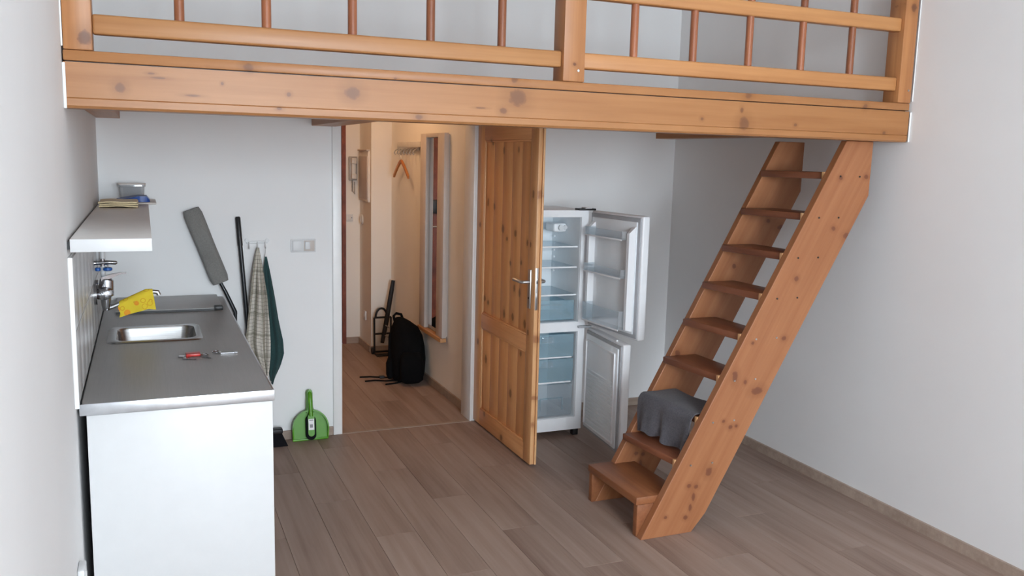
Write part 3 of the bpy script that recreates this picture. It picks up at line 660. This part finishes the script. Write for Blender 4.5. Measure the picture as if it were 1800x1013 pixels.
def yc(u, v):
    x = .108+u*.140; s = (v-.5)*(.152+.045*u)
    zc = min(1.028+(x-.075)*.46, 1.094)+.0135
    a = max(-1, min(1, s/.018)); y = -1.02+.0145*math.sin(a*PI/2); z = zc-.0135*(1-math.cos(a*PI/2))
    d = abs(s)-.018
    if d > 0:
        z -= d; y += math.copysign(.006*math.sin(u*11+1)*d*14+.004, s)
        x += d*(-.04+.18*u)+.005*math.sin(v*16)*(1-u)
    return (x, y, z)
tag(obj('dishcloth', grid(24, 26, yc, .003), M['yellow'], loc=(.18, -1.02, 1.09), smooth=60), 'yellow patterned dishcloth draped over the tap spout', 'dishcloth')
vp = thing('water_pipe', 'white water pipe with blue shut-off valves above the mixer tap', 'pipe', (.03, -1.02, 1.22))
obj('pipe', tube(B(), [(.046, -.97, 1.128), (.046, -.97, 1.409)], .011, 12), M['white_lam'], vp, smooth=True)
obj('pipe', tube(B(), [(.025, -.93, 1.21), (.025, -.93, 1.409)], .009, 12), M['white_lam'], vp, smooth=True)
obj('valve_body', tube(B(), [(.0118, -.99, 1.226), (.03, -.99, 1.226), (.045, -.99, 1.228), (.075, -.99, 1.228), (.10, -.99, 1.226), (.106, -.99, 1.226)], [.010, .008, .012, .009, .009, .004], 14), M['chrome'], vp, smooth=True)
obj('valve_body', tube(B(), [(.046, -.99, 1.245), (.046, -.99, 1.212)], .010, 14), M['chrome'], vp, smooth=True)
for x, r in ((.066, .019), (.026, .012)):
    obj('valve_wheel', tube(B(), [(x, -.99, 1.190), (x, -.99, 1.193), (x, -.99, 1.203), (x, -.99, 1.206)], [r*.7, r, r, r*.7], 14), M['valve_blue'], vp, smooth=True)
    cyl('valve_stem', M['chrome'], vp, (x, -.99, 1.206), (x, -.99, 1.224), .004)
# keys
def ringpts(c, r, n=20): return [(c[0]+r*math.cos(2*PI*k/n), c[1]+r*math.sin(2*PI*k/n), c[2]) for k in range(n+1)]
kr = thing('key_ring', 'bunch of keys with a red fob on the worktop', 'keys', (.41, -1.56, .9))
obj('fob', bx(B(), .362, .418, -1.550, -1.505, .9005, .912, .003), M['red'], kr, smooth=True)
obj('ring', tube(B(), ringpts((.434, -1.530, .903), .014), .0022, 8, False), M['chrome'], kr, smooth=True)
for (a, b), an in (((.362, -1.575), -40), ((.345, -1.535), -15), ((.434, -1.565), -60)):
    k = obj('key', bx(bx(B(), -.012, .012, -.012, .012, 0, .0028, .002), .010, .046, -.0035, .0035, .0003, .0025), M['chrome'], kr, loc=(0, 0, 0), local=True)
    k.location = Vector((a, b, .9004+.0035*(an == 10)))-WL[kr.name]; k.rotation_euler = (0, 0, R(an))
sk2 = thing('steel_key', 'single small steel key with a split ring beside the red fob', 'key', (.52, -1.50, .9))
obj('blade', bx(bx(B(), .498, .556, -1.522, -1.517, .9003, .903), .552, .566, -1.529, -1.510, .9003, .904, .001), M['chrome'], sk2)
obj('bow', tube(B(), ringpts((.483, -1.49, .903), .014), .003, 8, False), M['chrome'], sk2, smooth=True)
obj('ring', tube(B(), ringpts((.497, -1.512, .9065), .008), .0016, 8, False), M['satin'], sk2, smooth=True)
# ------------------------------------------------------------------ along the back wall
mp = thing('flat_mop', 'grey flat mop leaning head up behind the worktop', 'mop', (.668, -.045, 0))
dirv = (Vector((.673, -.06, .843))-Vector((.47, -.05, 1.40))).normalized()
side = Vector((dirv.z, 0, -dirv.x))*-1
A = Vector((.466, -.035, 1.405)); Bp = Vector((.616, -.035, .985))
def pad(hw, th, y):   # half width, half thickness, depth
    lo = []
    n = 14
    for k in range(n+1):
        t = k/n; c = A.lerp(Bp, t); hw_ = hw*(1+.015*math.sin(t*9)); e = min(1, .86+min(t, 1-t)*4)
        lo.append([Vector((c.x, y, c.z))+side*hw_*e*q+Vector((0, yy, 0)) for q, yy in ((-1, -th*.4), (-.6, -th), (.6, -th), (1, -th*.4), (1, th*.3), (-1, th*.3))])
    return loft(B(), lo)
obj('mop_pad', pad(.050, .020, -.040), M['mop'], mp, smooth=60)
obj('pad_plate', pad(.042, .004, -.018), M['dark'], mp)
obj('handle', tube(B(), [(.690, -.052, .812), (.668, -.045, .006)], .011, 10), M['black_tube'], mp, smooth=True)
obj('swivel_neck', tube(B(), [(.606, -.042, 1.0), (.640, -.048, .93), (.690, -.052, .812), (.690, -.052, .80)], [.010, .011, .012, .012], 10), M['black_tube'], mp, smooth=True)
br = thing('broom', 'broom with a long black handle leaning on the back wall', 'broom', (.84, -.10, 0))
tb = Vector((.718, -.016, 1.362)); bb_ = Vector((.800, -.074, .075))
obj('handle', tube(B(), [tb.lerp(bb_, .13), bb_], .0125, 12), M['black_tube'], br, smooth=True)
obj('grip', tube(B(), [tb, tb.lerp(bb_, .005), tb.lerp(bb_, .13)], [.010, .0145, .0145], 12), M['dark'], br, smooth=True)
obj('broom_head', bx(B(), .715, .945, -.100, -.048, .065, .098, .010, 3), M['dark'], br, smooth=True)
lo = [[(.72, -.098, .066), (.94, -.098, .066), (.94, -.05, .066), (.72, -.05, .066)], [(.705, -.14, .002), (.968, -.14, .002), (.968, -.03, .002), (.705, -.03, .002)]]
b_ = obj('bristles', loft(B(), lo), M['bristle'], br); b_['kind'] = 'stuff'
# hook rail
hr = thing('hook_rail', 'small white three-hook rail on the back wall', 'hook rail', (.825, 0, 1.21))
box('rail', M['white_lam'], hr, .765, .885, -.006, -.0005, 1.203, 1.219, .002)
for x in (.778, .826, .870):
    obj('hook', tube(B(), [(x, -.006, 1.212), (x, -.016, 1.200), (x, -.022, 1.180), (x, -.030, 1.176), (x, -.036, 1.186)], .003, 8), M['white_lam'], hr, smooth=True)
cyl('rosette', M['white_lam'], hr, (.884, -.0005, 1.222), (.884, -.008, 1.222), .011); cyl('rosette', M['white_lam'], hr, (.768, -.0005, 1.222), (.768, -.008, 1.222), .011)
def interp(tab, z):
    for (a, la, ra), (b, lb, rb) in zip(tab, tab[1:]):
        if b <= z <= a:
            t = (a-z)/(a-b) if a > b else 0; return la+(lb-la)*t, ra+(rb-ra)*t
    return tab[-1][1:]
T1 = [(1.182, .8195, .8325), (1.10, .800, .845), (1.0, .782, .856), (.90, .768, .868), (.766, .752, .876), (.63, .738, .880), (.55, .755, .878), (.44, .820, .866)]
T2 = [(1.130, .8655, .8745), (1.03, .853, .892), (.90, .85, .913), (.75, .856, .936), (.62, .862, .962), (.54, .864, .966), (.47, .866, .945), (.375, .884, .900)]
def hang(tab, y0, amp, nf, ph):
    za, zb = tab[0][0], tab[-1][0]
    def f(u, v):
        z = za+(zb-za)*v; l, r = interp(tab, z); d = min(1, v*3)
        y = y0[0]-y0[1]*d-amp*d*(.5+.5*math.sin(u*nf+ph+v*1.6))-.35*amp*d*math.sin(u*nf*2.3+v*4)
        return (l+(r-l)*u, y, z+.012*math.sin(u*5+ph)*v)
    return f
t1 = tag(obj('tea_towel', grid(34, 40, hang(T1, (-.034, .040), .030, 11, .4), .003), M['checks'], loc=(.83, -.03, 1.18), smooth=60), 'grey and beige checked tea towel hanging from the hook rail', 'towel')
obj('loop', tube(B(), [(.826, -.033, 1.176), (.825, -.036, 1.19), (.828, -.033, 1.176)], .0018, 6), M['sticker'], t1)
t2 = tag(obj('tea_towel', grid(24, 36, hang(T2, (-.022, .004), .016, 7, 1.5), .003), M['green_fabric'], loc=(.87, -.03, 1.13), smooth=60), 'dark green tea towel hanging beside the checked one', 'towel')
obj('loop', tube(B(), [(.868, -.024, 1.128), (.869, -.030, 1.179), (.873, -.024, 1.128)], .0028, 6), M['sticker'], t2)
# switches
sw = thing('light_switch', 'white double light switch beside the door frame', 'switch', (1.09, 0, 1.187))
box('backplate', M['white_lam'], sw, 1.018, 1.164, -.010, -.0005, 1.148, 1.226, .003)
box('rocker', M['white_lam'], sw, 1.027, 1.085, -.016, -.010, 1.156, 1.218, .003); box('rocker', M['white_lam'], sw, 1.098, 1.130, -.020, -.010, 1.166, 1.212, .004)
box('rocker_frame', M['frame_grey'], sw, 1.092, 1.155, -.0125, -.010, 1.156, 1.218, .002)  # greyer than the plate, putting the shadow outline into its colour
so = thing('wall_socket', 'small white socket low on the wall beside the cabinet', 'socket', (0, -2.40, .43))
box('backplate', M['white_lam'], so, .0005, .022, -2.44, -2.36, .38, .455, .006); cyl('outlet', M['shelf_lam'], so, (.022, -2.40, .415), (.024, -2.40, .415), .02)
# dustpan and hand brush
dp = thing('dustpan', 'lime green plastic dustpan leaning on the back wall', 'dustpan', (1.113, -.065, 0))
dp.rotation_euler = (R(-7.5), 0, 0)
def dpart(name, bm, mat, par=dp):
    o = obj(name, bm, mat, par, loc=(0, 0, 0), local=True, smooth=50); o.location = (0, 0, 0); return o
arc = [(-.107, .002), (.107, .002), (.110, .07)]+[(.110*math.cos(a), .075+.115*math.sin(a)) for a in [R(k*9) for k in range(1, 20)]]+[(-.110, .07)]
dpart('pan', prism(B(), arc, 'Y', .0, .004), M['green'])
rim = [(p[0], -.010, p[1]) for p in arc[1:]]+[(-.107, -.006, .002)]
lo = []
for p in arc[1:]+[arc[0]]:
    k = .93; lo.append([(p[0], .004, p[1]), (p[0], -.026*min(1, p[1]/.06+.1), p[1]), (p[0]*k, -.026*min(1, p[1]/.06+.1), (p[1]-.05)*k+.05), (p[0]*k, .0, (p[1]-.05)*k+.05)])
dpart('rim', loft(B(), lo), M['green'])
dpart('lip', bx(B(), -.107, .107, -.006, .004, .0, .012, .002), M['green'])
dpart('handle', loft(B(), [[(x*w, y*1.0-.004, z) for x, y in ((-1, .005), (-.7, -.014), (.7, -.014), (1, .005))] for z, w in ((.17, .028), (.20, .022), (.25, .020), (.29, .0205), (.305, .016), (.311, .008))]), M['green'])
hbx = thing('hand_brush', 'green hand brush with black bristles clipped into the dustpan', 'brush', (1.113, -.085, .004))
hbx.rotation_euler = (R(-7.5), 0, 0)
def stad(w, z0, z1, y0, y1):
    pts = [(w*math.cos(R(a)), z1-w+w*math.sin(R(a))) for a in range(0, 181, 18)]+[(w*math.cos(R(a)), z0+w+w*math.sin(R(a))) for a in range(180, 361, 18)]
    return prism(B(), pts, 'Y', y0, y1)
b_ = dpart('bristles', stad(.030, .004, .155, -.012, .012), M['bristle'], hbx); b_['kind'] = 'stuff'
dpart('brush_back', stad(.019, .028, .165, -.022, -.012), M['green'], hbx)
dpart('handle', tube(B(), [(0, -.016, .150), (0, -.014, .19), (0, -.004, .24), (0, .002, .285), (0, .004, .297)], [.013, .012, .014, .015, .008], 12), M['green'], hbx)
lb = dpart('sticker', bx(B(), -.017, .017, -.0232, -.022, .068, .135), M['sticker'], hbx)
for bb in ((-.012, .012, .124, .130), (-.009, .009, .082, .102)): dpart('print', bx(B(), bb[0], bb[1], -.0236, -.0232, bb[2], bb[3]), M['ink'], lb)

# ------------------------------------------------------------------ hall
ed = obj('door_2', bx(B(), .99, 1.865, 2.605, 2.65, .005, 2.02, .003), M['entry'], loc=(1.43, 2.62, 0), smooth=True)
ed['kind'] = 'structure'; ed['label'] = 'red-brown entrance door at the end of the hall'
bm = B(); bx(bm, .95, .99, 2.585, 2.66, 0, 2.06); bx(bm, 1.865, 1.90, 2.585, 2.66, 0, 2.06); bx(bm, .99, 1.865, 2.585, 2.66, 2.02, 2.06)
obj('door_frame', bm, M['entry'], ed)
box('lock_case', M['dark'], ed, 1.60, 1.70, 2.575, 2.605, 1.20, 1.33, .006)
obj('handle', tube(B(), [(1.80, 2.605, 1.08), (1.80, 2.56, 1.08), (1.62, 2.56, 1.08)], .009, 10), M['satin'], ed, smooth=True)
ic = thing('intercom', 'wall intercom handset with curly cord in the hall', 'intercom', (1.96, 2.6, 1.6))
box('base', M['handset'], ic, 1.925, 2.0, 2.572, 2.5995, 1.50, 1.715, .006)
obj('receiver', bx(bx(bx(B(), 1.945, 1.985, 2.548, 2.572, 1.515, 1.70, .008), 1.942, 1.988, 2.535, 2.550, 1.65, 1.70, .006), 1.942, 1.988, 2.535, 2.550, 1.515, 1.56, .006), M['intercom'], ic, smooth=True)
obj('cord', tube(B(), [(1.955+.004*math.sin(k*2.2), 2.57+.004*math.cos(k*2.2), 1.50-.002*k) for k in range(50)]+[(1.965+.012*math.sin(k*.2), 2.57, 1.40-.02*math.sin(k*.25)) for k in range(1, 14)]+[(1.975+.003*math.sin(k*2.2), 2.57+.003*math.cos(k*2.2), 1.40+.003*k) for k in range(30)], .0028, 6), M['handset'], ic, smooth=True)
s1 = thing('hall_switch', 'small white switch below the intercom', 'switch', (1.93, 2.6, 1.165))
box('backplate', M['white_lam'], s1, 1.905, 1.965, 2.588, 2.5995, 1.135, 1.195, .003); box('rocker', M['intercom'], s1, 1.915, 1.945, 2.582, 2.588, 1.145, 1.185, .002); cyl('pilot_lamp', M['dark'], s1, (1.952, 2.5878, 1.165), (1.952, 2.586, 1.165), .004)
s2 = thing('hall_switch', 'oval white switch on the narrow side of the hall corner', 'switch', (2.03, 2.5, 1.16))
obj('backplate', tube(B(), [(2.0295, 2.50, 1.155), (2.018, 2.50, 1.155), (2.015, 2.50, 1.155)], [.045, .045, .038], 20), M['intercom'], s2, smooth=True); box('rocker', M['white_lam'], s2, 2.009, 2.015, 2.485, 2.515, 1.13, 1.18, .003)
s3 = thing('hall_socket', 'white socket near the floor on the hall corner', 'socket', (2.03, 2.37, .30))
box('backplate', M['white_lam'], s3, 2.016, 2.0295, 2.335, 2.405, .26, .34, .003); cyl('outlet', M['shelf_lam'], s3, (2.016, 2.37, .30), (2.014, 2.37, .30), .02)
fb = thing('fuse_box', 'shallow fuse box door on the narrow side of the hall corner', 'fuse box', (2.03, 2.39, 1.54))
box('casing', M['hall_wall'], fb, 2.014, 2.0295, 2.215, 2.565, 1.325, 1.765, .002); box('cover', M['frame_grey'], fb, 2.008, 2.014, 2.235, 2.545, 1.345, 1.72, .002); box('hood', M['frame_grey'], fb, 2.0, 2.0295, 2.215, 2.565, 1.765, 1.778, .002)
cr = thing('coat_rack', 'pale coat rack with metal hooks high on the hall wall', 'coat rack', (HX, 1.6, 1.80))
box('board', M['intercom'], cr, HX-.018, HX-.0005, 1.27, 1.93, 1.80, 1.845, .002)
box('hook_bar', M['satin'], cr, HX-.026, HX-.018, 1.30, 1.90, 1.775, 1.80, .002)
for k in range(7):
    y = 1.33+k*.09
    obj('hook', tube(B(), [(HX-.022, y, 1.79), (HX-.05, y, 1.775), (HX-.058, y, 1.755), (HX-.05, y, 1.742), (HX-.042, y, 1.752)], .005, 8), M['satin'], cr, smooth=True)
hn = thing('coat_hanger', 'wooden coat hanger on the hall rack', 'hanger', (HX-.05, 1.69, 1.745))
obj('hook', tube(B(), [(HX-.05, 1.69+.016*math.sin(R(a)), 1.742+.018*math.cos(R(a))) for a in range(-100, 141, 20)]+[(HX-.05, 1.69, 1.715), (HX-.05, 1.69, 1.69)], .0022, 8), M['satin'], hn, smooth=True)
lo = [[(HX-.05+dx, 1.69+t, 1.69-abs(t)**1.25*.86+dz) for dx, dz in ((-.008, -.012), (.008, -.012), (.008, .012), (-.008, .012))] for t in [(-.215+.43*k/16) for k in range(17)]]
obj('shoulder_bar', loft(B(), lo), M['hanger'], hn, smooth=50)
mi = thing('wall_mirror', 'tall narrow mirror in a pale frame on the hall wall', 'mirror', (HX, .9, .44))
ya, yb, za, zb, dp_ = .60, 1.17, .435, 1.90, .045
box('glass', M['mirror'], mi, HX-.014, HX-.010, ya+.15, yb-.14, za+.03, zb-.03)
box('backing', M['frame_grey'], mi, HX-.010, HX-.0005, ya+.01, yb-.01, za+.01, zb-.01)
box('frame_side', M['frame_grey'], mi, HX-dp_, HX-.010, ya, ya+.15, za, zb, .006); box('frame_side', M['frame_grey'], mi, HX-dp_, HX-.010, yb-.14, yb, za, zb, .006)
box('frame_top', M['frame_grey'], mi, HX-dp_, HX-.010, ya+.15, yb-.14, zb-.03, zb, .003); box('ledge', M['tan_wood'], mi, HX-dp_-.012, HX-.010, ya, yb, za-.03, za+.0, .004)
# hand truck
ht = thing('hand_truck', 'black folding hand truck leaning in the hall corner', 'hand truck', (2.11, 2.06, 0))
for x in (2.037, 2.185): obj('upright', tube(B(), [(x, 2.07, .012), (x, 2.08, .33)], .009, 8), M['black_tube'], ht, smooth=True)
for z in (.185, .33, .025): obj('crossbar', tube(B(), [(2.037, 2.078, z), (2.185, 2.078, z)], .009, 8), M['black_tube'], ht, smooth=True)
obj('arch_handle', tube(B(), [(2.10+.05*math.cos(R(a)), 2.08, .335+.075*math.sin(R(a))) for a in range(0, 181, 15)], .010, 8), M['black_tube'], ht, smooth=True)
obj('telescopic_handle', tube(B(), [(2.10, 2.045, .11), (2.135, 2.04, .30), (2.180, 2.035, .58), (2.192, 2.035, .66)], [.018, .022, .020, .016], 8), M['black_tube'], ht, smooth=True)
obj('toe_plate', bx(B(), 2.035, 2.19, 1.98, 2.07, .004, .010, .002), M['black_tube'], ht)
for z in (.15, .24): obj('strap', tube(B(), [(2.11+.05*z, 2.018, z+.03), (2.16, 2.04, z)], .005, 6), M['handset'], ht)
for x in (2.028, 2.194): cyl('wheel', M['dark'], ht, (x-.008, 2.105, .03), (x+.008, 2.105, .03), .03, 16)
# backpack
bp = thing('backpack', 'black backpack slumped on the hall floor by the wall', 'backpack', (2.08, 1.22, 0))
def blob(cx, cy, z0, prof, n=28, ex=2.6):
    lo = []
    for z, rx, ry, dx, dy in prof:
        lp = []
        for k in range(n):
            a = 2*PI*k/n; c, s = math.cos(a), math.sin(a)
            q = (abs(c)**ex+abs(s)**ex)**(-1/ex)
            lp.append((cx+dx+rx*q*c, cy+dy+ry*q*s, z0+z))
        lo.append(lp)
    return loft(B(), lo)
prof = [(0.002, .08, .12, 0, 0), (.02, .115, .17, 0, 0), (.08, .128, .19, 0, 0), (.18, .130, .195, .003, 0), (.28, .126, .18, .0, 0), (.36, .115, .15, -.003, 0), (.42, .095, .12, -.012, .01), (.46, .06, .085, -.03, .02), (.485, .03, .05, -.045, .03), (.492, .012, .02, -.05, .03)]
obj('bag_body', blob(2.072, 1.18, 0, prof), M['black_fabric'], bp, smooth=70)
obj('front_pocket', blob(2.06, .99, .02, [(0, .06, .03, 0, 0), (.02, .088, .045, 0, 0), (.12, .092, .05, 0, 0), (.2, .085, .045, 0, .01), (.235, .06, .025, 0, .02)], 20), M['black_fabric'], bp, smooth=70)
obj('top_handle', tube(B(), [(1.995, 1.25, .455), (1.985, 1.25, .495), (2.005, 1.25, .515), (2.045, 1.25, .505), (2.055, 1.25, .475)], .011, 8), M['black_fabric'], bp, smooth=True)
obj('shoulder_strap', tube(B(), [(1.99, 1.24, .43), (1.952, 1.22, .34), (1.945, 1.2, .22), (1.94, 1.18, .12), (1.95, 1.17, .05)], .016, 8), M['black_fabric'], bp, smooth=True)
obj('side_pouch', blob(1.935, 1.17, .02, [(.0, .015, .02, 0, 0), (.03, .026, .035, 0, 0), (.12, .028, .035, 0, 0), (.16, .015, .02, 0, 0)], 14), M['black_fabric'], bp, smooth=70)
for pts in ([(1.96, 1.22, .012), (1.88, 1.27, .008), (1.81, 1.30, .010), (1.735, 1.325, .006)], [(1.98, 1.13, .012), (1.90, 1.15, .007), (1.82, 1.18, .010), (1.745, 1.19, .006)], [(2.02, 1.10, .012), (1.97, 1.07, .006), (1.93, 1.055, .008), (1.87, 1.05, .006)]):
    obj('webbing', tube(B(), pts, .006, 6), M['black_fabric'], bp, smooth=True)
obj('buckle', bx(B(), 1.875, 1.915, 1.245, 1.275, .002, .022, .004), M['dark'], bp)
# hall lamp
hl = thing('ceiling_lamp', 'round warm ceiling lamp in the hall', 'lamp', (1.55, 1.25, 2.66))
cyl('base', M['white_lam'], hl, (1.55, 1.25, 2.6595), (1.55, 1.25, 2.63), .09, 24)
s = N('warm_lamp_glass'); s.b.inputs['Emission Color'].default_value = (1, .58, .30, 1); s.b.inputs['Emission Strength'].default_value = 25.0; s.set((.9, .85, .75, 1), .4)
obj('glass_bowl', loft(B(), [[(1.55+r*math.cos(2*PI*k/24), 1.25+r*math.sin(2*PI*k/24), z) for k in range(24)] for z, r in ((2.629, .15), (2.60, .165), (2.57, .14), (2.55, .09), (2.545, .03))]), s.m, hl, smooth=60)
